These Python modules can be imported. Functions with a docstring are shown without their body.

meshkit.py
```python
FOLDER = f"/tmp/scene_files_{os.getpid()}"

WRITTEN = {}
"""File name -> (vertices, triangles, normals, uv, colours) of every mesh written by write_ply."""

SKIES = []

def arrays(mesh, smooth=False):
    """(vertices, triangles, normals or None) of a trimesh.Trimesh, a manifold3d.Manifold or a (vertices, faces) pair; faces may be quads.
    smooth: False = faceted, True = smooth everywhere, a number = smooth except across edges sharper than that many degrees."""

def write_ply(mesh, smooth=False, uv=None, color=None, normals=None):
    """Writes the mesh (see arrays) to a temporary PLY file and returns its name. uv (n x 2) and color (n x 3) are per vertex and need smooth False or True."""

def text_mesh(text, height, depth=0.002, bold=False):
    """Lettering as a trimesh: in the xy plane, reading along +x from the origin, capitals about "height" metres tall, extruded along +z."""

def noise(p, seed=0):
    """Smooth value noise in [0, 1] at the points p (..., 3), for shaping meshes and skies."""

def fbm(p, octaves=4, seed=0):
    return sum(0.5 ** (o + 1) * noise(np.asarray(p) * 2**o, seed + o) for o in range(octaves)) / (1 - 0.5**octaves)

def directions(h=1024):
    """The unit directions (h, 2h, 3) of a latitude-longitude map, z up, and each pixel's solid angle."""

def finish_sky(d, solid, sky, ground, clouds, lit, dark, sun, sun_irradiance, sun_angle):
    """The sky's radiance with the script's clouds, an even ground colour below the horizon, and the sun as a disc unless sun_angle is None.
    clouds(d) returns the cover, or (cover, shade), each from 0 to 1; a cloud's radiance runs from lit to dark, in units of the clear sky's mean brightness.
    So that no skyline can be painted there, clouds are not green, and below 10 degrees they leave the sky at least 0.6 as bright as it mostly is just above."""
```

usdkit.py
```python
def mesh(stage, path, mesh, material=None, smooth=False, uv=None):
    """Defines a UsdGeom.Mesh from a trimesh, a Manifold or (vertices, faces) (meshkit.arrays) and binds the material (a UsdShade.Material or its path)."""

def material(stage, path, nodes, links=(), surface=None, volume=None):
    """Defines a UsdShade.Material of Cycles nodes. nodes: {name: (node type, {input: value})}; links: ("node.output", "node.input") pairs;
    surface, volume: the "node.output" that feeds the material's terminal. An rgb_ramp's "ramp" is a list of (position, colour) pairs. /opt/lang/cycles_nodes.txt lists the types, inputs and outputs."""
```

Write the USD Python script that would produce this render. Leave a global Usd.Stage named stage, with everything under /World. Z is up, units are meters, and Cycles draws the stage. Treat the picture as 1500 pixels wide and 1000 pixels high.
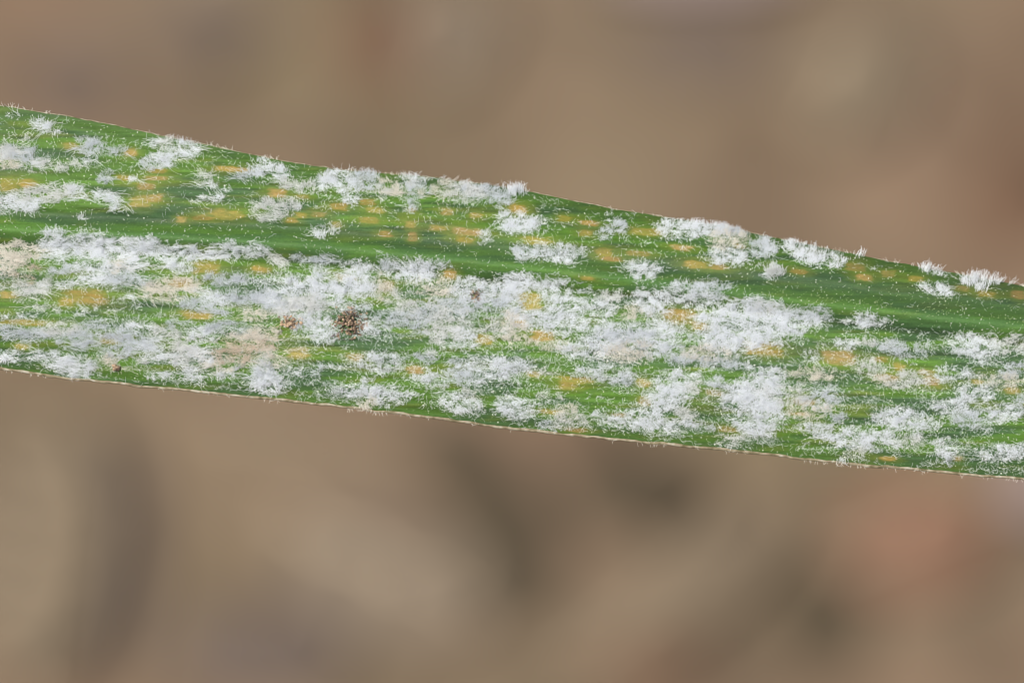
import math
import numpy as np, trimesh, usdkit
from meshkit import noise, fbm
from scipy.interpolate import PchipInterpolator
from pxr import Usd, UsdGeom, UsdLux, UsdShade, Gf, Sdf, Vt

stage = Usd.Stage.CreateInMemory()
UsdGeom.Xform.Define(stage, '/World')
rng = np.random.default_rng(11)

# ------------------------------------------------------------------ camera, sky, sun, exposure
TILT = math.radians(35.0)                     # the camera looks this far away from straight down
D0 = 0.150                                    # metres from the lens to the leaf
PX = 1.8e-5                                   # one photograph pixel (1500 across) at the leaf, in metres
BEHIND = 0.300                                # from the leaf on to the ground along the view axis
R = np.array([1.0, 0, 0]); U = np.array([0, math.cos(TILT), math.sin(TILT)]); F = np.array([0, math.sin(TILT), -math.cos(TILT)])
EYE = np.array([0, 0, BEHIND * math.cos(TILT)]) - F * D0
EXPOSURE = 0.45
SUN = np.array([-0.42, -0.30, 0.86]); SUN /= np.linalg.norm(SUN)
SUN_STRENGTH, SUN_ANGLE, SKY_STRENGTH = 1.05, 2.5, 0.046

cam = UsdGeom.Camera.Define(stage, '/World/camera')
cam.CreateHorizontalApertureAttr(27.0); cam.CreateVerticalApertureAttr(18.0); cam.CreateFocalLengthAttr(150.0)
cam.CreateClippingRangeAttr(Gf.Vec2f(0.005, 100)); cam.CreateFStopAttr(37.0); cam.CreateFocusDistanceAttr(D0 + 0.0004)
cam.CreateExposureAttr(EXPOSURE)
cam.AddTransformOp().Set(Gf.Matrix4d(*R, 0, *U, 0, *(-F), 0, *EYE, 1))

def mat(name, nodes, links, surface):
    return usdkit.material(stage, '/World/Looks/' + name, nodes, links, surface=surface)

sky = UsdLux.DomeLight.Define(stage, '/World/sky')
mat('sky', {'s': ('sky_texture', {'sky_type': 'single_scattering', 'sun_disc': False, 'sun_elevation': float(math.asin(SUN[2])), 'sun_rotation': float(math.atan2(SUN[0], SUN[1])), 'aerosol_density': 2.0}),
            'b': ('background_shader', {'strength': SKY_STRENGTH})}, [('s.color', 'b.color')], 'b.background')
UsdShade.MaterialBindingAPI.Apply(sky.GetPrim()).Bind(UsdShade.Material.Get(stage, '/World/Looks/sky'))
sun = UsdLux.DistantLight.Define(stage, '/World/sun')
sun.CreateNormalizeAttr(True); sun.CreateIntensityAttr(SUN_STRENGTH); sun.CreateAngleAttr(SUN_ANGLE); sun.CreateColorAttr(Gf.Vec3f(1.0, 0.95, 0.88))
sx = np.cross([0, 1, 0], SUN); sx /= np.linalg.norm(sx); sy = np.cross(SUN, sx)
sun.AddTransformOp().Set(Gf.Matrix4d(*sx, 0, *sy, 0, *SUN, 0, 0, 0, 0, 1))

# ------------------------------------------------------------------ helpers
used = {}
def numbered(path):
    n = used.get(path, 0); used[path] = n + 1
    return path if n == 0 else f'{path}_{n:03d}'

def tag(prim, label=None, category=None, group=None, kind=None):
    prim = prim.GetPrim() if hasattr(prim, 'GetPrim') else prim
    for k, v in (('label', label), ('category', category), ('group', group), ('kind', kind)):
        if v: prim.SetCustomDataByKey(k, v)
    return prim

def bind(g, m):
    UsdShade.MaterialBindingAPI.Apply(g.GetPrim()).Bind(m)

def put_mesh(parent, name, v, f, m, normals=None, col=None):
    path = numbered(f'{parent}/{name}')
    g = UsdGeom.Mesh.Define(stage, path)
    f = np.asarray(f)
    g.CreatePointsAttr(Vt.Vec3fArray.FromNumpy(np.asarray(v, np.float32)))
    g.CreateFaceVertexCountsAttr(Vt.IntArray.FromNumpy(np.full(len(f), f.shape[1], np.int32)))
    g.CreateFaceVertexIndicesAttr(Vt.IntArray.FromNumpy(f.astype(np.int32).ravel()))
    g.CreateSubdivisionSchemeAttr('none')
    if normals is not None:
        g.CreateNormalsAttr(Vt.Vec3fArray.FromNumpy(np.asarray(normals, np.float32))); g.SetNormalsInterpolation('vertex')
    if col is not None:
        UsdGeom.PrimvarsAPI(g).CreatePrimvar('pigment', Sdf.ValueTypeNames.Color3fArray, 'vertex').Set(Vt.Vec3fArray.FromNumpy(np.asarray(col, np.float32)))
    bind(g, m)
    return g

def put_trimesh(parent, name, mesh, m, smooth=True):
    return usdkit.mesh(stage, numbered(f'{parent}/{name}'), mesh, m, smooth=smooth)

def put_curves(parent, name, pts, widths, m):
    """pts (n, k, 3), widths (n, k)"""
    g = UsdGeom.BasisCurves.Define(stage, numbered(f'{parent}/{name}'))
    n, k = pts.shape[:2]
    g.CreatePointsAttr(Vt.Vec3fArray.FromNumpy(pts.reshape(-1, 3).astype(np.float32)))
    g.CreateCurveVertexCountsAttr(Vt.IntArray.FromNumpy(np.full(n, k, np.int32)))
    g.CreateTypeAttr('linear')
    g.CreateWidthsAttr(Vt.FloatArray.FromNumpy(widths.reshape(-1).astype(np.float32))); g.SetWidthsInterpolation('vertex')
    bind(g, m)
    return g

def sstep(a, b, x):
    t = np.clip((x - a) / (b - a), 0, 1)
    return t * t * (3 - 2 * t)

def n2(x, y, seed=0, oct=3):
    x, y = np.broadcast_arrays(np.asarray(x, float), np.asarray(y, float))
    return fbm(np.stack([x, y, np.full(x.shape, 7.3)], -1), oct, seed)

def at(x, y, b=0.0):
    """the point seen at photograph position (x, y), b metres nearer than the leaf's distance"""
    x, y, b = np.broadcast_arrays(np.asarray(x, float), np.asarray(y, float), np.asarray(b, float))
    d = (D0 - b)[..., None]
    return EYE + F * d + (R * ((x - 750) * PX)[..., None] + U * ((500 - y) * PX)[..., None]) * d / D0

def on_ground(x, y, h=0.0):
    o = at(x, y, 0.0) - EYE
    return EYE + o * (h - EYE[2]) / o[2]

# ------------------------------------------------------------------ materials
def attr_mat(name, rough, spec, bump_scale, translucent=0.0):
    nodes = {'a': ('attribute', {'attribute': 'pigment'}), 'g': ('geometry', {}),
             'n': ('noise_texture', {'scale': bump_scale, 'detail': 4.0, 'roughness': 0.65}),
             'm': ('map_range', {'from_min': 0.3, 'from_max': 0.7, 'to_min': 0.8, 'to_max': 1.2}),
             'x': ('mix', {'mix_type': 'multiply', 'fac': 1.0}),
             'u': ('bump', {'strength': 0.35, 'distance': 0.00003}),
             'p': ('principled_bsdf', {'roughness': rough, 'specular_ior_level': spec})}
    links = [('g.position', 'n.vector'), ('n.fac', 'm.value'), ('a.color', 'x.color1'), ('m.result', 'x.color2'), ('x.color', 'p.base_color'),
             ('n.fac', 'u.height'), ('u.normal', 'p.normal')]
    return mat(name, nodes, links, 'p.BSDF')

LEAF = attr_mat('leaf_skin', 0.5, 0.18, 22000.0)
MARGIN = mat('leaf_margin', {'g': ('geometry', {}), 'n': ('noise_texture', {'scale': 6000.0, 'detail': 3.0}),
             'r': ('rgb_ramp', {'ramp': [(0.3, (0.10, 0.085, 0.04)), (0.5, (0.24, 0.20, 0.13)), (0.7, (0.40, 0.37, 0.30))]}),
             'p': ('principled_bsdf', {'roughness': 0.6, 'specular_ior_level': 0.2})},
             [('g.position', 'n.vector'), ('n.fac', 'r.fac'), ('r.color', 'p.base_color')], 'p.BSDF')

def fluff(name, c, tr=0.2):
    return mat(name, {'d': ('diffuse_bsdf', {'color': c}), 't': ('translucent_bsdf', {'color': c}), 'm': ('mix_closure', {'fac': tr})},
               [('d.BSDF', 'm.closure1'), ('t.BSDF', 'm.closure2')], 'm.closure')
WHITE = fluff('mildew_white', (0.83, 0.86, 0.89))
CREAM = fluff('mildew_cream', (0.80, 0.77, 0.70))
GREY = fluff('mildew_grey', (0.68, 0.72, 0.755))
SOFT = fluff('mildew_soft', (0.77, 0.785, 0.775))
TAN = fluff('mildew_tan', (0.66, 0.57, 0.47))
HAIR = fluff('leaf_hair', (0.34, 0.43, 0.22), 0.4)

def grainy(name, a, b, scale, rough=0.85):
    return mat(name, {'g': ('geometry', {}), 'n': ('noise_texture', {'scale': scale, 'detail': 5.0, 'roughness': 0.6}),
               'r': ('rgb_ramp', {'ramp': [(0.32, a), (0.68, b)]}), 'u': ('bump', {'strength': 0.5, 'distance': 0.001}),
               'p': ('principled_bsdf', {'roughness': rough, 'specular_ior_level': 0.2})},
               [('g.position', 'n.vector'), ('n.fac', 'r.fac'), ('r.color', 'p.base_color'), ('n.fac', 'u.height'), ('u.normal', 'p.normal')], 'p.BSDF')

# ------------------------------------------------------------------ the ground far below
SOIL = mat('soil', {'g': ('geometry', {}), 'n': ('noise_texture', {'scale': 75.0, 'detail': 4.0, 'roughness': 0.6}), 'k': ('noise_texture', {'scale': 34.0, 'detail': 2.0}),
           'r': ('rgb_ramp', {'ramp': [(0.25, (0.118, 0.087, 0.057)), (0.5, (0.157, 0.118, 0.078)), (0.75, (0.188, 0.146, 0.100))]}),
           'q': ('rgb_ramp', {'ramp': [(0.35, (1.08, 0.97, 0.97)), (0.5, (1.02, 0.99, 1)), (0.65, (0.98, 1.0, 0.94))]}),
           'x': ('mix', {'mix_type': 'multiply', 'fac': 1.0}),
           'p': ('principled_bsdf', {'roughness': 0.95, 'specular_ior_level': 0.1})},
           [('g.position', 'n.vector'), ('g.position', 'k.vector'), ('n.fac', 'r.fac'), ('k.fac', 'q.fac'), ('r.color', 'x.color1'), ('q.color', 'x.color2'), ('x.color', 'p.base_color')], 'p.BSDF')
GC = on_ground(750, 500)
def ground_height(x, y):
    q = np.stack([x * 45, y * 45, np.zeros_like(x)], -1)
    return 0.010 * (fbm(q, 4, 5) - 0.5) + 0.003 * (fbm(q * 5, 2, 9) - 0.5)
def spaced(c):
    inner = np.linspace(-0.12, 0.12, 161)
    outer = 0.12 * (3.0 / 0.12) ** np.linspace(0, 1, 26)[1:]
    return c + np.concatenate([-outer[::-1], inner, outer])
gx, gy = np.meshgrid(spaced(GC[0]), spaced(GC[1]), indexing='ij')
gz = ground_height(gx, gy)
def grid_faces(n, m):
    i = np.arange(n * m).reshape(n, m)
    return np.stack([i[:-1, :-1], i[1:, :-1], i[1:, 1:], i[:-1, 1:]], -1).reshape(-1, 4)
gv = np.stack([gx, gy, gz], -1).reshape(-1, 3)
_, _, gn = usdkit.meshkit.arrays((gv, grid_faces(*gx.shape)), True)
tag(put_mesh('/World', 'ground', gv, grid_faces(*gx.shape), SOIL, gn), 'bare brown soil far below the leaf, out of focus', kind='structure')

# ------------------------------------------------------------------ litter on the ground (out of focus)
GPX = float(np.linalg.norm(on_ground(751, 500) - on_ground(750, 500)))       # one pixel across, on the ground
def clod(x, y, rx, ry, turn, m, label, seed):
    c = on_ground(x, y); s = trimesh.creation.icosphere(4)
    v = s.vertices * (1 + 0.55 * (fbm(s.vertices * 1.6 + seed, 3, seed) - 0.5)[:, None])
    v = v * [rx * GPX, ry * GPX * 1.15, 0.35 * min(rx, ry) * GPX]
    a = math.radians(turn); v = v @ np.array([[math.cos(a), math.sin(a), 0], [-math.sin(a), math.cos(a), 0], [0, 0, 1]])
    c[2] = float(ground_height(c[:1], c[1:2])[0]) + 0.0006
    tag(put_trimesh('/World', 'soil_clod', trimesh.Trimesh(v + c, s.faces, process=False), m), label, 'soil clod')

def litter_leaf(name, cat, x, y, length, width, turn, m, vein, label, curl=0.25, waves=0, seed=0, point=1.2, lift=0.002):
    """a fallen dry leaf: curled blade and its midrib"""
    x_ = UsdGeom.Xform.Define(stage, numbered('/World/' + name)); p = str(x_.GetPath())
    c = on_ground(x, y); c[2] = float(ground_height(c[:1], c[1:2])[0]) + lift
    x_.AddTranslateOp().Set(Gf.Vec3d(*c)); x_.AddRotateZOp().Set(turn)
    L, W = length * GPX, width * GPX
    u, w = np.meshgrid(np.linspace(0, 1, 60), np.linspace(-1, 1, 25), indexing='ij')
    half = W / 2 * np.clip(1 - np.abs(2 * u - 1) ** (2.2 * point), 0.02, 1) ** 0.8 * (1 + 0.16 * (n2(u * 5, w * 0 + seed, seed) - 0.5))
    X = (u - 0.5) * L; Y = w * half
    Z = curl * W * 0.5 * w ** 2 * (0.6 + 0.8 * n2(u * 2, w * 0, seed + 2)) + 0.10 * W * (n2(u * 3, w * 1.5, seed + 1) - 0.5)
    if waves: Z = Z + 0.045 * W * np.sin(u * waves * 2 * math.pi - 2.0 * np.abs(w))
    top = np.stack([X, Y, Z + 0.05 * W], -1).reshape(-1, 3); bot = top - [0, 0, 0.0004]
    f = grid_faces(60, 25); i = np.arange(60 * 25).reshape(60, 25)
    ring = np.concatenate([i[:, 0], i[-1, 1:], i[-2::-1, -1], i[0, -2:0:-1]]); nx = np.roll(ring, -1); o = 60 * 25
    faces = np.vstack([f, f[:, ::-1] + o, np.stack([ring, ring + o, nx + o, nx], 1)])
    v, fa, nn = usdkit.meshkit.arrays((np.vstack([top, bot]), faces), True)
    put_mesh(p, 'blade', v, fa, m, nn)
    mid = np.stack([X[:, 12], Y[:, 12], Z[:, 12] + 0.05 * W + 0.0003], -1)
    tube(p, 'midrib', mid, np.linspace(0.0009, 0.0003, 60) * W / 0.012 * 0.6, vein, 6)
    tag(x_, label, cat)

def tube(parent, name, path, radius, m, sides=8):
    path = np.asarray(path, float); t = np.gradient(path, axis=0); t /= np.linalg.norm(t, axis=1, keepdims=True)
    a = np.cross(t, [0.13, 0.21, 0.97]); a /= np.linalg.norm(a, axis=1, keepdims=True); b = np.cross(t, a)
    ang = np.linspace(0, 2 * math.pi, sides, endpoint=False)
    ringv = a[:, None] * np.cos(ang)[None, :, None] + b[:, None] * np.sin(ang)[None, :, None]
    v = path[:, None] + ringv * np.broadcast_to(radius, (len(path),))[:, None, None]
    i = np.arange(len(path) * sides).reshape(len(path), sides); j = np.roll(i, -1, 1)
    f = np.stack([i[:-1], j[:-1], j[1:], i[1:]], -1).reshape(-1, 4)
    return put_mesh(parent, name, v.reshape(-1, 3), f, m, ringv.reshape(-1, 3))

DARK = grainy('dark_soil', (0.054, 0.040, 0.024), (0.085, 0.065, 0.041), 300)
GREYD = grainy('grey_soil', (0.108, 0.082, 0.064), (0.121, 0.092, 0.074), 300)
RUST = grainy('rusty_soil', (0.107, 0.062, 0.039), (0.137, 0.082, 0.050), 260)
LTAN = grainy('dry_leaf_tan', (0.161, 0.121, 0.079), (0.197, 0.151, 0.102), 200)
LOLIVE = grainy('dry_leaf_olive', (0.167, 0.129, 0.086), (0.189, 0.147, 0.099), 200)
LPINK = grainy('dry_leaf_rust', (0.167, 0.089, 0.056), (0.199, 0.109, 0.070), 200)
LGREY = grainy('dry_leaf_grey', (0.171, 0.133, 0.095), (0.192, 0.152, 0.110), 200)
PETAL = grainy('pink_petal', (0.249, 0.184, 0.173), (0.292, 0.235, 0.228), 200, 0.6)
VEIN = grainy('dry_vein', (0.36, 0.28, 0.19), (0.45, 0.36, 0.25), 200)

clod(735, 790, 75, 130, 8, DARK, 'dark brown soil clod, tall dark blur below the middle of the leaf', 1)
clod(660, 665, 70, 60, 0, DARK, 'dark brown soil clod just under the lower leaf edge, left of centre', 2)
clod(935, 725, 110, 70, -8, DARK, 'broad dark soil clod between the tall dark clod and the rust coloured leaf', 3)
clod(1215, 880, 85, 80, 10, DARK, 'dark soil clod directly below the rust coloured leaf', 4)
clod(395, 965, 120, 75, 0, GREYD, 'greyish dark soil clod at the lower picture edge, left of centre', 5)
clod(185, 790, 34, 180, 2, GREYD, 'long grey shaded soil clod along the right side of the pale ribbed leaf', 6)
clod(560, 70, 75, 85, 0, RUST, 'rusty brown soil clod above the leaf, near the upper picture edge', 7)
clod(110, 120, 80, 75, 0, GREYD, 'grey brown soil clod above the left end of the leaf', 8)
clod(300, 30, 110, 55, 0, GREYD, 'grey brown soil clod at the upper picture edge, left of the rusty clod', 9)
clod(1490, 330, 70, 100, 0, RUST, 'reddish soil clod at the right picture edge above the leaf', 10)
clod(1040, 80, 130, 60, -10, GREYD, 'grey brown soil clod under the pale strip at the upper picture edge', 11)
clod(940, 985, 90, 40, 0, RUST, 'reddish brown soil clod at the lower picture edge, right of centre', 12)
litter_leaf('dry_leaf', 'dry leaf', 55, 810, 480, 190, 88, LOLIVE, VEIN, 'pale olive tan dry leaf with ribs, at the lower left picture edge', 0.15, 7, 1)
litter_leaf('dry_leaf', 'dry leaf', 1340, 792, 250, 195, 25, LPINK, VEIN, 'rust pink dry leaf below the right part of the green leaf', -0.2, 0, 2)
litter_leaf('dry_leaf', 'dry leaf', 985, 870, 430, 120, 42, LTAN, VEIN, 'tan dry leaf lying diagonally, lower right of centre', -0.2, 0, 3)
litter_leaf('dry_leaf', 'dry leaf', 560, 850, 330, 230, -30, LGREY, VEIN, 'wide greyish dry leaf between the two grey shaded clods and the tall dark clod', -0.1, 3, 4)
litter_leaf('dry_leaf', 'dry leaf', 480, 655, 330, 90, -8, LTAN, VEIN, 'narrow warm tan dry leaf just under the lower edge of the green leaf', -0.2, 2, 5)
litter_leaf('dry_leaf', 'dry leaf', 1245, 140, 240, 170, 70, LOLIVE, VEIN, 'olive tan dry leaf in the upper right of the background', -0.1, 2, 6)
litter_leaf('dry_leaf', 'dry leaf', 660, 60, 210, 120, 80, LGREY, VEIN, 'greyish pale dry leaf right of the rusty clod at the upper edge', -0.1, 0, 7)
litter_leaf('fallen_petal', 'petal', 1030, -46, 320, 70, 2, PETAL, PETAL, 'pale pink petal cut off by the upper picture edge', 0.1, 0, 8)
litter_leaf('fallen_petal', 'petal', 1520, 722, 110, 110, -20, PETAL, PETAL, 'pale pink petal at the right picture edge below the green leaf', 0.1, 0, 9)

# ------------------------------------------------------------------ the leaf: outline, cross-section, pigments
fT = PchipInterpolator([-1500, -600, 0, 100, 200, 270, 400, 474, 610, 770, 890, 960, 1060, 1140, 1233, 1300, 1390, 1500, 2000, 3000, 4400], [20, 85, 154, 170, 190, 205, 232, 245, 257, 279, 304, 315, 331, 349, 368, 382, 398, 418, 498, 660, 880])
fM = PchipInterpolator([-1500, -600, 0, 200, 400, 600, 770, 950, 1140, 1300, 1500, 2000, 3000, 4400], [235, 295, 328, 338, 349, 367, 385, 406, 430, 449, 472, 533, 680, 886])
fB = PchipInterpolator([-1500, -600, 0, 100, 200, 300, 400, 530, 640, 770, 900, 1140, 1250, 1400, 1500, 2000, 3000, 4400], [400, 475, 540, 554, 565, 574, 585, 599, 612, 630, 643, 667, 680, 693, 701, 752, 820, 892])
MM = 0.001
smooth_T, smooth_B = fT, fB
def fT(x): return smooth_T(x) + 2.6 * (n2(np.asarray(x, float) / 38, 0.0, 81) - 0.5) + 1.6 * (n2(np.asarray(x, float) / 9, 0.0, 82) - 0.5)
def fB(x): return smooth_B(x) + 3.4 * (n2(np.asarray(x, float) / 45, 0.0, 83) - 0.5) + 2.2 * (n2(np.asarray(x, float) / 10, 0.0, 84) - 0.5)
def depth(x, y):
    """how far the leaf's face stands in front of the focal plane, in metres"""
    x, y = np.asarray(x, float), np.asarray(y, float)
    yT, yM, yB = fT(x), fM(x), fB(x)
    t = np.clip((y - yM) / np.maximum(yB - yM, 1), 0, 1.02); s = np.clip((yM - y) / np.maximum(yM - yT, 1), 0, 1.02)
    roll = 0.45 + 1.0 * sstep(0, 1500, x)
    low = 0.55 * MM * t - 0.85 * MM * t ** 3.2
    up = -roll * MM * (0.55 * s + 0.45 * s ** 3)
    q = (y - yM)
    rib = 0.20 * MM * np.exp(-((q - 8) / 11.0) ** 2) - 0.09 * MM * np.exp(-((q + 16) / 9.0) ** 2) - 0.10 * MM * np.exp(-((q - 32) / 10.0) ** 2)
    w = (y - yT) / np.maximum(yB - yT, 1)
    veins = 0.007 * MM * np.cos(2 * math.pi * 27 * w) * (1 - np.exp(-(q / 22.0) ** 2))
    und = 0.018 * MM * (n2(x / 150, y / 2.2, 26, 2) - 0.5) + 0.05 * MM * (n2(x / 60, y / 16, 3) - 0.5) + 0.016 * MM * (n2(x / 16, y / 5, 4) - 0.5)
    fade = sstep(0, 160, yB - yT)
    return (low + up + rib) * fade + veins + und

def frame(x, y):
    e = 1.5
    p = at(x, y, depth(x, y)); px = at(x + e, y, depth(x + e, y)); py = at(x, y + e, depth(x, y + e))
    tx = px - p; n = np.cross(py - p, tx)
    tx /= np.linalg.norm(tx, axis=-1, keepdims=True); n /= np.linalg.norm(n, axis=-1, keepdims=True)
    n = np.where((n @ F)[..., None] > 0, -n, n)
    return p, n, tx, np.cross(n, tx)

OX = {'A': (0, 130), 'B': (0, 330), 'C': (370, 200), 'D': (370, 400), 'E': (740, 240), 'F': (740, 440), 'G': (1100, 290), 'H': (1100, 450)}
K = 3.745
SPOTS = {
 'A': '0,490,90,560 110,500,200,540 690,330,740,370 760,520,840,550 720,590,810,650 800,580,890,620 800,480,910,500 820,440,910,465 650,475,715,500 1150,665,1330,715 1060,695,1160,720 1200,430,1370,455 980,700,1020,730 360,300,420,330',
 'B': '370,350,580,430 330,400,400,440 940,290,1050,340 1060,200,1200,260 550,600,660,650 1010,470,1150,510 90,650,150,680 0,520,270,545 1390,230,1480,260 0,360,80,400',
 'C': '90,290,180,330 240,320,300,340 430,365,510,400 600,345,665,375 630,390,710,420 600,445,680,475 330,415,400,440 190,445,240,475 240,420,290,440 440,470,480,500 840,465,895,500 860,520,895,570 860,390,890,415 700,520,760,550 980,490,1060,515 1040,400,1090,430 1200,420,1250,445 1110,505,1250,545 1120,550,1200,580 1430,375,1495,420 1060,730,1110,780 0,710,60,740 460,760,560,790',
 'D': '1230,340,1310,390 200,410,300,470 850,510,930,550 720,40,770,100 1440,240,1495,300 520,440,600,480',
 'E': '30,225,110,275 300,285,350,320 420,315,510,340 410,365,480,395 700,355,850,390 100,405,260,440 500,465,580,510 680,480,790,505 540,510,640,530 920,450,1020,475 990,530,1110,570 1120,550,1210,580 1270,440,1310,460 70,710,190,800 880,800,1040,870 1030,870,1110,910 150,920,260,970 420,620,480,640',
 'F': '300,420,470,455 300,450,380,490 730,430,790,475 735,530,790,575 1320,230,1500,300 130,390,180,420 340,700,440,720 590,620,650,640 1110,490,1190,520 1170,690,1260,720 200,600,300,620',
 'G': '230,390,300,415 530,360,620,400 580,420,660,450 720,400,790,435 870,430,940,455 1130,485,1190,510 1250,510,1330,540 1440,510,1500,550 410,840,560,910',
 'H': '680,270,750,300 790,310,840,350 690,370,800,400 930,340,1000,370 960,380,1030,430 240,500,350,535 210,575,300,590 1220,400,1270,420 1400,440,1470,470 720,820,790,840 1120,820,1150,840'}
spots = []
for key, text in SPOTS.items():
    for item in text.split():
        a, b, c, d = map(float, item.split(','))
        spots.append((OX[key][0] + (a + c) / 2 / K, OX[key][1] + (b + d) / 2 / K, (c - a) / 2 / K + 2, (d - b) / 2 / K + 0.6))

NX = 620
xs = np.concatenate([np.linspace(-1500, -60, 60, endpoint=False), np.linspace(-60, 1560, NX), np.linspace(1560, 4390, 91)[1:]])
NW = 290
ws = np.linspace(0, 1, NW)
X = np.repeat(xs[:, None], NW, 1)
Y = fT(X) + (fB(X) - fT(X)) * ws[None]
P, Nn, _, _ = frame(X, Y)
# pigments: green with vein-wise streaks, olive patches, orange spots, paler rib
W27 = np.cos(2 * math.pi * (27 * ws[None] + 1.1 * n2(ws[None] * 9 + 0 * X, X / 400, 24))) * (0.3 + 1.2 * n2(X / 120, ws[None] * 14, 25))
g0, g1, g2 = np.array([0.070, 0.150, 0.021]), np.array([0.043, 0.092, 0.033]), np.array([0.120, 0.160, 0.020])
k1 = sstep(0.42, 0.62, n2(X / 90, Y / 14, 21)) ; k2 = sstep(0.52, 0.72, n2(X / 60, Y / 9, 22))
col = g0 * (1 - k1[..., None]) + g1 * k1[..., None]
col = col * (1 - 0.6 * k2[..., None]) + g2 * 0.6 * k2[..., None]
col = col * (1 + 0.12 * W27 + 0.5 * (n2(X / 30, Y / 2.2, 23) - 0.5) + 1.15 * (n2(X / 150, Y / 1.7, 26, 2) - 0.5))[..., None]
q = Y - fM(X)
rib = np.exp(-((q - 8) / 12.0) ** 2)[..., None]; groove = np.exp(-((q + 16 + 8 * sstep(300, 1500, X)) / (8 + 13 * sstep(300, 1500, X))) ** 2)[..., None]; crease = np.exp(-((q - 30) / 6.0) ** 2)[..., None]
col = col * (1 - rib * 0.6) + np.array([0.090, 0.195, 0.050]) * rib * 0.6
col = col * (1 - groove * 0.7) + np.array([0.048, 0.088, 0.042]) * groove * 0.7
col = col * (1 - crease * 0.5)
edge = sstep(0.09, 0.0, np.minimum(ws, 1 - ws))[None, :, None] * np.ones_like(X)[..., None]
col = col * (1 - 0.55 * edge) + np.array([0.050, 0.095, 0.028]) * 0.55 * edge
owner = np.full(X.shape, -1); best = np.zeros(X.shape)
wob = n2(X / 13, Y / 2.2, 31, 3) - 0.5
for i, (cx, cy, rx, ry) in enumerate(spots):
    sl = slice(*np.searchsorted(xs, [cx - 2.6 * rx - 4, cx + 2.6 * rx + 4]))
    x_, y_ = X[sl], Y[sl]
    slope = float(fM(cx + 1) - fM(cx - 1)) / 2
    dx, dy = np.abs((x_ - cx) / rx), np.abs((y_ - cy - slope * 0.7 * (x_ - cx)) / ry)
    m = 1 - (dx ** 3.4 + dy ** 3.4) ** (1 / 3.4) + 1.3 * wob[sl]
    k = sstep(-0.25, 0.32, m) * rng.uniform(0.7, 1.0)
    halo = (0.35 * sstep(-1.0, 0.1, 1 - np.sqrt((dx / 1.5) ** 2 + (dy / 1.3) ** 2) + 0.8 * wob[sl]))[..., None]
    col[sl] = col[sl] * (1 - halo) + np.array([0.150, 0.185, 0.028]) * halo
    tone = np.array([0.36, 0.245, 0.068]) * rng.uniform(0.8, 1.1) * np.array([1, rng.uniform(0.9, 1.15), rng.uniform(0.8, 1.5)])
    kk = (k * (0.70 + 1.1 * (n2(x_ / 9, y_ / 2.2, 40) - 0.5)))[..., None].clip(0, 1)
    col[sl] = col[sl] * (1 - kk) + tone * kk
    better = (m > 0.06) & (m > best[sl]); o = owner[sl]; o[better] = i; owner[sl] = o; best[sl] = np.where(better, m, best[sl])
isrib = (q > -8) & (q < 24) & (owner < 0)

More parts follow.
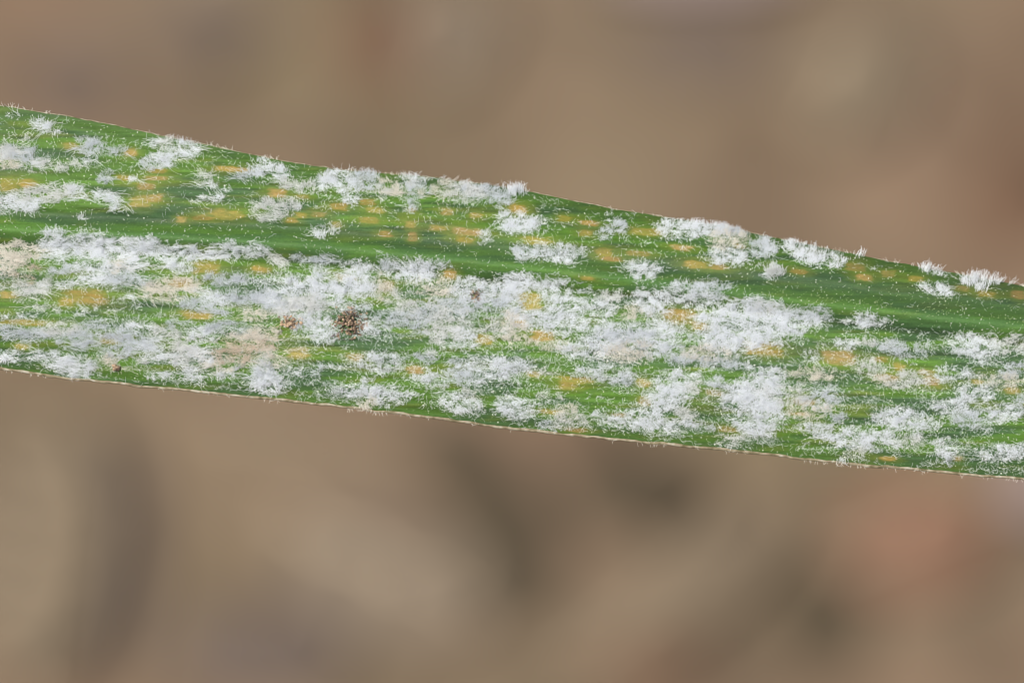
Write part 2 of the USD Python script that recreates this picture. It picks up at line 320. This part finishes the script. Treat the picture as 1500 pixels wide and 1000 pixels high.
leaf = UsdGeom.Xform.Define(stage, '/World/grass_leaf'); LP = '/World/grass_leaf'
tag(leaf, 'long green grass leaf with white mildew tufts crossing the whole picture in focus', 'leaf')
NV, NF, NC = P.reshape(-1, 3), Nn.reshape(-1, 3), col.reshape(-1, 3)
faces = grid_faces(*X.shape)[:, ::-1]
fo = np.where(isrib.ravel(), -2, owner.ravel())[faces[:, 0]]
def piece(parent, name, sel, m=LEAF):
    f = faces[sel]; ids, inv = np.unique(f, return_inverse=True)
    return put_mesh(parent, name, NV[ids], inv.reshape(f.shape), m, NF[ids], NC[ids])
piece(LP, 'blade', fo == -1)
for i in range(len(spots)):
    if (fo == i).sum() > 8:
        piece(LP + '/blade', 'orange_spot', fo == i)
piece(LP, 'midrib', fo == -2)
# underside, and the two margins that close it
bx, bw = np.arange(0, len(xs), 6), np.arange(0, NW, 13); bw[-1] = NW - 1; bx[-1] = len(xs) - 1
thick = 0.16 * MM * np.sin(np.linspace(0, math.pi, len(bw)))[None, :, None] + 0.01 * MM
back = (P[np.ix_(bx, bw)] + F * thick)
bn = -Nn[np.ix_(bx, bw)]
put_mesh(LP, 'underside', back.reshape(-1, 3), grid_faces(len(bx), len(bw)), LEAF, bn.reshape(-1, 3), np.broadcast_to(np.array([0.09, 0.19, 0.06]), back.shape).reshape(-1, 3))
for j, rad in ((0, 0.9), (-1, 2.3)):
    rr = rad * PX * (0.75 + 0.9 * (n2(xs / 14, xs * 0 + j, 51) - 0.3))
    tube(LP, 'leaf_margin', P[:, j] + U * (0.6 * PX if j else -0.2 * PX) + U[None] * ((n2(xs / 25, xs * 0, 52 + j) - 0.5) * 3 * PX)[:, None], np.maximum(rr, 0.6 * PX), MARGIN, 8)

# ------------------------------------------------------------------ mildew
TUFTS = {
 'A': '60,145,80,14,0,.35 245,210,75,35,25,.9 60,330,110,60,-35,.7 120,370,140,50,10,.6 40,420,60,40,0,.5,c 500,320,110,40,10,.8 490,390,20,50,20,.5,c 640,345,55,20,10,.7 910,290,70,40,-15,.5 900,385,140,40,-20,.95 1040,320,70,60,0,.6 1095,270,25,30,0,.4,u 1110,470,60,25,15,.6 1140,530,60,20,5,.7 1130,600,110,30,0,.5 1380,465,110,25,-5,.7 1440,410,60,25,0,.5 590,480,45,30,-40,.85 250,570,170,45,-5,.85 320,490,18,60,0,.5,c 440,570,80,35,15,.7 610,620,100,40,25,.85 80,630,160,45,-5,.9 440,705,30,10,0,.5 740,500,25,12,0,.6 1240,545,40,20,0,.4,c',
 'B': '100,150,120,60,0,.75,c 300,110,80,85,0,1 480,110,130,75,0,.85 640,160,150,100,10,.75 850,150,150,95,5,.7 1050,160,120,40,5,.9 1250,140,120,50,-5,.85 1400,130,80,50,0,.6 480,270,100,45,25,.9 330,240,70,30,0,.6 180,270,110,70,0,.45,t 160,380,90,30,-15,.6 990,245,80,30,20,.85 650,230,60,50,0,.6,c 240,450,120,25,5,.4 480,470,120,30,0,.5 700,395,120,12,0,.5 880,385,110,35,5,.7,c 1130,390,130,40,10,.7 1110,455,130,30,12,.85 1350,400,120,45,10,.75 1310,290,35,50,0,.7 1420,300,80,40,0,.5 1420,480,100,60,0,.5,c 120,590,130,40,5,.85 330,570,150,35,0,.75 560,570,120,40,10,.8 420,640,120,55,0,.7 40,720,50,30,0,.9 170,700,80,25,0,.6 300,735,110,40,0,.75 440,780,100,55,0,.95 600,750,100,40,0,.6,c 740,640,120,55,30,.8 850,660,80,35,-20,.9 790,740,80,25,-35,.6 870,575,35,40,0,.7 1010,640,130,60,10,.6 1120,610,80,50,0,.7 1100,720,110,40,15,.75 1300,690,150,80,0,.6,t 1430,640,90,60,0,.55,t 1060,825,60,40,0,.95 1180,820,100,25,0,.6 960,770,40,30,0,.6 890,830,80,30,0,.55 1360,800,100,30,5,.7 1450,840,70,55,0,1 1450,740,40,60,0,.7',
 'C': '90,190,110,40,10,.75 250,270,110,35,10,.85 40,195,40,20,0,.8 130,390,130,50,-10,.85 60,440,80,40,0,.6 250,390,40,20,0,.3 480,270,130,55,0,.85 430,210,80,30,-35,.95 520,330,60,45,40,.7 610,240,90,60,0,.8 600,160,45,20,0,.4,u 700,310,60,40,30,.7 780,270,110,60,0,.45,c 900,240,80,40,0,.7 880,300,80,50,0,.6 870,385,35,30,0,.8 1000,290,120,65,0,.5,c 1050,215,80,30,0,.6,u 1150,310,120,65,0,.8 1250,310,130,50,0,.75 1370,350,60,40,0,.7 1430,270,55,30,0,.95,u 540,420,70,25,0,.4 390,525,70,40,0,.7 1440,470,90,50,10,.95 1270,560,70,45,-30,.45 1470,630,40,50,0,.6 40,590,50,30,0,.4 130,680,70,35,20,.8 260,670,50,25,20,.7 380,650,110,50,0,.5 580,720,80,50,0,.85 720,690,80,50,0,.6 850,730,140,65,0,.9 940,740,100,60,0,.85 1030,700,70,40,0,.5 270,820,150,50,5,1 360,780,50,60,40,.9 500,830,150,40,0,.9 600,870,100,50,30,.7 80,900,110,60,0,.7 260,930,150,60,0,.75 820,920,110,55,30,.8 1000,830,150,55,0,.5,c 1180,850,110,65,0,.95 1330,860,130,60,0,.9 1420,800,90,50,0,.85 1070,930,150,50,0,.5 1400,930,110,60,0,.7 700,830,60,80,0,.5,c',
 'D': '330,280,110,70,0,.95 400,350,60,40,0,.85 590,210,60,40,0,.7 900,290,90,60,30,.7 1050,290,130,85,0,.85 1150,360,100,60,0,.9 1330,300,100,60,0,.7 1430,330,80,80,0,.6,c 1000,400,50,60,40,.6 70,500,40,70,0,.7 120,470,80,60,0,.6,c 90,610,90,50,0,1 250,530,70,20,0,.5 360,530,25,45,20,.7 480,520,110,12,5,.5 700,490,140,50,0,.95 520,410,50,20,0,.4 560,650,130,35,5,.95 620,700,50,40,0,.8,c 740,670,110,50,0,.9 870,660,60,20,0,.6 900,580,70,30,0,.6 930,470,110,30,-10,.7 1000,590,90,55,40,.6 1140,540,80,75,40,.85 1260,530,120,75,0,.8 1390,530,110,55,20,.95 1140,710,110,50,0,1 1200,650,60,40,0,.6 1410,730,80,55,0,.85 1150,430,60,30,0,.5 640,620,60,40,40,.7 230,190,110,60,0,.8',
 'E': '55,130,70,40,0,.95,u 100,340,130,45,0,1 160,490,100,50,0,1 330,500,100,55,0,1 340,185,60,20,0,.3,u 500,195,70,22,0,.3,u 570,280,40,50,0,.4 620,360,80,40,0,.8 560,390,60,30,0,.5 740,440,60,30,0,.25 750,580,100,50,0,1 820,480,40,50,0,.25 950,350,120,50,-5,1 1100,340,120,50,0,1 1230,350,70,55,0,.85 1030,400,120,30,0,.5 1220,420,100,60,0,.9,c 1230,510,110,55,0,1 1300,360,60,40,0,.6 1440,460,50,45,0,.9 1380,470,80,60,0,.35 1470,590,50,45,0,.7 970,460,50,15,0,.4,c 100,650,110,55,0,.95 30,740,60,60,0,.85 260,690,90,75,0,.9 330,790,110,70,0,.95 420,700,70,50,0,.5 520,800,90,50,0,.9 680,660,60,40,0,.4 600,740,90,50,0,.6 800,740,100,65,0,.95 830,800,80,40,0,.85 690,820,100,40,0,.6,c 1000,700,120,55,0,.9 1130,690,110,50,0,.85 1060,740,150,50,0,.7 1310,800,110,60,0,1 1420,790,80,60,0,.6 1400,850,100,60,0,.9 1130,830,90,50,0,.9 1200,880,120,65,0,.95 130,850,130,50,0,.9 50,850,70,50,0,.7,c 300,880,150,60,0,.95 520,900,120,50,0,.85 650,960,180,50,0,.85 820,920,150,55,0,.9 1150,960,130,60,0,.95 1300,960,120,60,0,.95 1420,950,100,60,0,.9',
 'F': '70,360,80,45,0,.95 240,250,200,35,0,.55,c 420,270,130,50,10,.85 560,230,130,60,0,.9 680,280,140,60,0,.9,c 800,240,140,65,0,.95 950,300,150,45,10,.85 1100,290,150,45,0,.8,c 1230,240,110,50,0,.95 1200,340,140,35,0,.8 1310,350,50,30,0,.6,c 530,400,160,40,5,.95 650,440,100,30,0,.7 220,390,80,20,0,.6 930,440,120,55,-15,1 900,520,130,55,-10,1 860,570,100,40,0,.85 1020,470,50,50,0,.8 1150,450,60,30,0,.7 1260,500,130,55,15,.9 1400,460,110,50,0,.95 1330,570,150,45,0,.95 1430,620,100,50,0,.9 1380,710,110,40,0,.95 1290,650,80,40,0,.6 80,590,100,50,0,.9 10,600,30,20,0,.8 330,660,130,45,0,.8 340,610,70,40,0,.6,c 560,640,80,40,10,.9 230,690,60,30,0,.7 750,640,130,55,-10,1 880,680,150,45,0,.95 960,620,90,40,0,.85 1090,690,90,30,0,.5 1240,770,100,35,0,.6 250,520,110,40,0,.35 1100,815,90,18,0,.35,v',
 'G': '60,270,70,50,0,.85 240,270,60,55,30,1 300,310,90,50,20,1 410,345,110,40,5,1 60,390,50,30,0,.4 140,400,60,45,0,.75,u 630,300,60,35,0,.8,u 1000,370,90,40,0,1,u 1080,380,40,30,0,.4,u 1010,500,90,30,15,.9 1100,530,50,20,0,.7 1240,460,80,55,0,.85,u 1400,450,90,22,0,.85,u 1040,430,60,50,0,.3 670,390,60,25,0,.3 80,620,150,65,10,1 250,670,140,60,0,.95 330,630,100,50,0,.75 180,750,110,55,0,.95 640,670,90,45,0,1 480,670,80,10,0,.5 740,680,60,40,0,.5 530,800,60,40,0,.85 660,800,130,20,5,.85 770,820,90,45,30,.8 880,840,120,60,0,.5 950,740,150,40,0,.25 1180,800,100,60,0,.9 1270,840,90,65,0,.95 1420,800,110,60,0,.7 370,870,70,40,0,.55 1350,750,150,50,0,.25',
 'H': '640,330,90,45,10,.85 350,370,160,35,0,.7,c 100,370,90,45,0,.95 40,480,130,75,0,.95 200,480,150,55,0,.75 400,500,130,55,-10,.85 330,570,120,40,0,.75,c 90,570,100,50,0,.9 50,660,90,40,0,.9 840,400,110,55,0,.85 740,400,70,30,0,.6,c 950,380,40,50,0,.5 1090,370,110,45,0,.75 1210,480,110,50,0,.9 1370,400,130,40,0,.6,c 1430,350,90,40,0,.75 1110,560,120,40,10,.9 1230,600,120,50,0,.75 1380,580,110,50,-10,.9 1200,660,120,50,0,.4 780,610,120,55,0,1 900,640,120,55,0,1 400,690,120,40,15,1 560,710,130,50,0,1 700,730,130,50,0,1 850,730,90,40,0,.7 580,790,50,28,0,.75 460,600,100,55,0,.4 590,590,60,12,25,.5,c 1050,770,80,45,0,.9 1060,840,45,35,0,.6 1360,800,100,38,-5,1 1470,780,60,40,0,.95 1480,510,40,40,0,.7 490,828,100,15,0,.35,v 1180,920,80,14,0,.35,v'}
TUFTS['B'] += ' 40,200,120,60,0,.8,c 180,330,160,40,0,.6 330,330,120,30,0,.5 60,500,140,25,0,.45 700,300,150,45,0,.65 880,330,120,40,0,.6,c 700,560,160,30,0,.5 1000,330,120,40,0,.6,c 1200,300,120,40,0,.55 1250,560,150,35,0,.55 1350,620,110,40,0,.65,c 640,700,110,35,0,.7 880,720,90,40,0,.65 980,550,80,30,0,.5 1000,720,100,50,0,.75 1240,760,120,40,0,.65,c'
TUFTS['A'] += ' 380,420,90,30,0,.5 200,420,80,40,0,.55 40,500,60,15,0,.5,c 840,300,60,25,0,.5'
TUFTS['D'] += ' 60,330,110,60,0,.6,c 150,150,150,70,0,.6 520,60,150,50,0,.75 420,160,90,50,0,.8 640,290,90,50,0,.65 760,250,100,50,0,.7 980,190,130,50,0,.75 1200,180,130,60,0,.75 830,420,120,20,0,.4'
tufts = []
for key, text in TUFTS.items():
    for item in text.split():
        p = item.split(','); a = list(map(float, p[:6]))
        tufts.append((OX[key][0] + a[0] / K, OX[key][1] + a[1] / K, a[2] / K, a[3] / K, math.radians(a[4]), a[5], p[6] if len(p) > 6 else 'w'))

def strands(x, y, length, theta, rise, wave, width, steps=5, bend=0.5, taper=0.6):
    """hairs rooted at (x, y) on the leaf: theta is the lean's direction over the surface, rise how steeply they stand, bend how much they turn over towards the tip"""
    p, n, tx, ty = frame(x, y)
    out = [p + n * (0.2 * PX)]; k = len(x); h = (length * PX / (steps - 1))[:, None]
    th, el = theta.copy(), rise.copy()
    for s in range(steps - 1):
        d = n * np.sin(el)[:, None] + (tx * np.cos(th)[:, None] + ty * np.sin(th)[:, None]) * np.cos(el)[:, None]
        out.append(out[-1] + d * h)
        th = th + rng.normal(0, 1, k) * wave; el = np.maximum(el - bend / (steps - 1) + rng.normal(0, 1, k) * wave * 0.5, 0.02)
    pts = np.stack(out, 1)
    wd = (width * PX)[:, None] * np.linspace(1, taper, steps)[None]
    return pts, wd

def patch_roots(cx, cy, rx, ry, ang, dens, n):
    r = np.sqrt(rng.uniform(0, 1, 3 * n)) * rng.uniform(0.85, 1.12, 3 * n); a = rng.uniform(0, 2 * math.pi, 3 * n)
    lx, ly = r * np.cos(a), r * np.sin(a)
    # image y runs down: a positive angle tilts the patch clockwise
    x = cx + lx * rx * math.cos(ang) - ly * ry * math.sin(ang); y = cy + lx * rx * math.sin(ang) + ly * ry * math.cos(ang)
    sl = sstep(900, 250, cx); gap = 0.62 * n2(x / (17 + 13 * sl), y / (6.5 - 1.2 * sl), 61, 3) + 0.38 * n2(x / (4.2 + 3 * sl), y / 3.0, 62, 2)
    keep = (gap + 0.34 * dens - 0.22 * r ** 2 > 0.60 - 0.08 * dens) & (y > fT(x) + 1) & (y < fB(x) - 2) & (rng.uniform(0, 1, 3 * n) < 0.07 + 0.20 * dens ** 3 + 1.2 * sstep(0.39, 0.64, n2(x / (8 + 5 * sl), y / 4.2, 64, 3)))
    idx = np.nonzero(keep)[0][:n]
    return x[idx], y[idx], lx[idx], ly[idx]

total, grown = 0, []
for i, (cx, cy, rx, ry, ang, dens, kind) in enumerate(tufts):
    area = math.pi * rx * ry; left = float(sstep(750, 150, cx))
    m = {'c': CREAM, 't': TAN}.get(kind) or (WHITE if dens > 0.88 else (WHITE, SOFT, GREY)[rng.integers(3)])
    all_p, all_w = [], []
    upright = kind in 'uv'
    nl = max(3, int(area * dens / (34 if not upright else 26)))
    x, y, lx, ly = patch_roots(cx, cy, rx, ry, ang, dens, nl)
    if len(x) == 0: continue
    # locks that lean together: mostly up-right on the right, along the blade on the left, splayed outwards from the patch
    base = rng.normal(math.radians(65 + 75 * left), 0.45) if rng.uniform() > 0.3 * left else rng.normal(0.35, 0.4)
    if kind == 'v': base = -math.pi / 2
    lean = np.arctan2(np.sin(base) + 0.55 * -ly + rng.normal(0, 0.3, len(x)), np.cos(base) + 0.55 * lx + rng.normal(0, 0.3, len(x)))
    per = rng.integers(10, 21, len(x)) if not upright else rng.integers(8, 17, len(x))
    j = np.repeat(np.arange(len(x)), per); k = len(j)
    spread = 2.3
    hx, hy = x[j] + rng.normal(0, spread * 1.3, k), y[j] + rng.normal(0, spread * 0.8, k)
    hy = np.clip(hy, fT(hx) + 0.6, fB(hx) - 1.0)
    llen = (rng.uniform(3.2, 9, len(x)) * (0.75 + 0.4 * dens) * (0.72 if kind == 't' else 1.0) * (1 + 0.25 * left))[j] * rng.uniform(0.5, 1.2, k)
    lrise = (rng.normal(0.95 - 0.25 * left, 0.25, len(x)))[j] + rng.normal(0, 0.26, k)
    if upright: lrise = rng.normal(1.1, 0.2, k); llen = rng.uniform(5, 17, k)
    a, b = strands(hx, hy, llen, lean[j] + rng.normal(0, 0.42, k), np.clip(lrise, 0.08, 1.5), 0.7, rng.uniform(0.22, 0.50, k), 5, 0.7 if not upright else 0.2, 0.75)
    all_p.append(a); all_w.append(b)
    if not upright:
        # felt: short fine threads close to the skin, and long threads that lie along the blade
        nf = int(area * dens / 6)
        x, y, _, _ = patch_roots(cx, cy, rx * 1.35, ry * 1.35, ang, dens * 0.95, nf)
        a, b = strands(x, y, rng.uniform(2.5, 6.5, len(x)), rng.uniform(0, 2 * math.pi, len(x)), rng.uniform(0.1, 1.1, len(x)), 0.5, rng.uniform(0.30, 0.6, len(x)), 5, 0.8)
        all_p.append(a); all_w.append(b)
        nw = int(area * dens / (150 - 80 * left)) + 1
        x, y, _, _ = patch_roots(cx, cy, rx * 1.05, ry * 1.1, ang, dens, nw)
        th = np.where(rng.uniform(0, 1, len(x)) > 0.5, 0, math.pi) + rng.normal(0, 0.5, len(x)) * (1 - 0.35 * left) - 0.12
        j = np.repeat(np.arange(len(x)), 5); k = len(j)      # threads run in small bundles
        a, b = strands(x[j] + rng.normal(0, 3.0, k), np.clip(y[j] + rng.normal(0, 1.3, k), fT(x[j]) + 2, fB(x[j]) - 3), rng.uniform(6, 15, k) * (1 + 0.8 * left), th[j] + rng.normal(0, 0.2, k), rng.uniform(0.1, 0.45, k), 0.3, rng.uniform(0.22, 0.5, k), 5, 0.9)
        all_p.append(a); all_w.append(b)
    a, b = np.concatenate(all_p), np.concatenate(all_w); total += len(a)
    grown.append((a, b, m, kind))
# the 290 largest patches are parts of their own; the faintest few are joined
order = sorted(range(len(grown)), key=lambda i: -len(grown[i][0]))
for i in sorted(order[:290]):
    a, b, m, kind = grown[i]
    g = put_curves(LP, 'mildew_tuft', a, b, m)
    if kind == 't': tag(g, 'brownish ageing mildew tuft')
    elif kind == 'c': tag(g, 'cream tinted mildew tuft')
tag(put_curves(LP, 'faint_mildew_tufts', np.concatenate([grown[i][0] for i in order[290:]]), np.concatenate([grown[i][1] for i in order[290:]]), WHITE), kind='stuff')
n = 80000
x = rng.uniform(-300, 1800, n); y = fT(x) + (fB(x) - fT(x)) * rng.uniform(0.01, 0.985, n); q = y - fM(x)
cover = np.where(q > 0, sstep(18, 60, q) * (0.70 + 0.3 * sstep(800, 300, x)) + 0.02, 0.06 + 0.2 * sstep(-20, -60, q)) * (0.04 + 1.6 * sstep(0.42, 0.64, n2(x / 40, y / 7, 63)))
k = rng.uniform(0, 1, n) < cover; x, y = x[k], y[k]
a, b = strands(x, y, rng.uniform(3, 9, len(x)), rng.uniform(0, 2 * math.pi, len(x)), rng.uniform(0.05, 0.5, len(x)), 0.45, rng.uniform(0.2, 0.36, len(x)), 4, 0.7)
tag(put_curves(LP, 'thin_mildew', a, b, WHITE), kind='stuff')
print('tufts', len(tufts), 'hairs', total)

# loose spores and the leaf's own short hairs, everywhere on the blade: nobody could count them
n = 4200
x = rng.uniform(-200, 1700, n); y = fT(x) + (fB(x) - fT(x)) * rng.uniform(0.01, 0.985, n)
a, b = strands(x, y, rng.uniform(1.6, 3.6, n), rng.normal(0.1, 0.35, n), rng.uniform(0.3, 1.2, n), 0.2, rng.uniform(0.4, 0.8, n), 3, 0.4)
tag(put_curves(LP, 'short_leaf_hairs', a, b, HAIR), kind='stuff')
octa = trimesh.creation.icosphere(0)
def granules(name, x, y, size, m, lift=0.5):
    p, nn, tx, ty = frame(x, y)
    r = size[:, None, None] * PX * rng.uniform(0.75, 1.25, (len(x), len(octa.vertices), 1))
    v = (p + nn * (size * PX * lift)[:, None])[:, None] + octa.vertices[None] * r
    f = octa.faces[None] + (np.arange(len(x)) * len(octa.vertices))[:, None, None]
    g = put_trimesh(LP, name, trimesh.Trimesh(v.reshape(-1, 3), f.reshape(-1, 3), process=False), m)
    return g
n = 5200
x = rng.uniform(-100, 1600, n); y = fT(x) + (fB(x) - fT(x)) * rng.uniform(0.01, 0.985, n)
tag(granules('loose_spores', x, y, rng.uniform(0.35, 1.0, n) ** 1.5 * rng.uniform(0.8, 1.3, n), fluff('spore', (0.80, 0.83, 0.74))), kind='stuff')
n = 300
x = rng.uniform(500, 1650, n) ** 1.0; x = x[rng.uniform(0, 1, n) < sstep(500, 1300, x)]; y = fM(x) - 1.5 + rng.normal(0, 2.6, len(x))
tag(granules('midrib_spores', x, y, rng.uniform(0.5, 1.25, len(x)), HAIR), kind='stuff')
# fine hairs along the two margins
n = 1000
x = rng.uniform(-100, 1600, n); keep = n2(x / 30, x * 0, 71) > 0.56; x = x[keep]
top = rng.uniform(0, 1, len(x)) < 0.45
y = np.where(top, fT(x) + 1.5, fB(x) - 1.5)
a, b = strands(x, y, rng.uniform(3, 9, len(x)), np.where(top, math.pi / 2, -math.pi / 2) + rng.normal(0, 0.5, len(x)), rng.uniform(0.2, 0.7, len(x)), 0.2, rng.uniform(0.3, 0.6, len(x)), 4, 0.3)
tag(put_curves(LP, 'margin_hairs', a, b, CREAM), kind='stuff')

# ------------------------------------------------------------------ brown grains
GRAIN = [fluff('grain_%s' % s, c, 0.05) for s, c in (('dark', (0.095, 0.075, 0.06)), ('brown', (0.21, 0.155, 0.11)), ('tan', (0.42, 0.31, 0.21)))]
def heap(name, cx, cy, rx, ry, count, size, dark, label):
    top_ = UsdGeom.Xform.Define(stage, numbered('/World/' + name)); p = str(top_.GetPath())
    tag(top_, label, 'grain clump')
    g = rng.normal(0, 0.5, (count, 2)); x, y = cx + g[:, 0].clip(-1.1, 1.1) * rx, cy + g[:, 1].clip(-1.1, 1.1) * ry
    P0, nn, tx, ty = frame(x, y)
    ico = trimesh.creation.icosphere(1)
    for i in range(count):
        h = max(0.0, 1 - np.hypot(*(g[i])) * 0.9) * 7 * rng.uniform(0.2, 1)
        v = ico.vertices * rng.uniform(0.6, 1.15, 3) * size * rng.uniform(0.7, 1.25) * (1 + 0.3 * (noise(ico.vertices * 2 + i, i) - 0.5))[:, None]
        put_trimesh(p, 'grain', trimesh.Trimesh(P0[i] + (nn[i] * (h + size * 0.5) + v) * PX, ico.faces, process=False), GRAIN[rng.choice(3, p=dark)])
heap('grain_clump', 512, 473, 23, 21, 230, 1.8, [.24, .38, .38], 'dark brown clump of grains in the white mildew left of the leaf centre')
heap('grain_clump', 425, 473, 17, 9, 70, 2.0, [.02, .35, .63], 'small tan clump of grains just left of the dark brown clump')
heap('grain_clump', 697, 433, 9, 8, 40, 1.8, [.35, .4, .25], 'tiny grey brown clump of grains right of the dark brown clump')
heap('grain_clump', 170, 537, 6, 4, 12, 2.8, [.0, .4, .6], 'tiny orange brown clump of grains near the lower leaf edge at left')
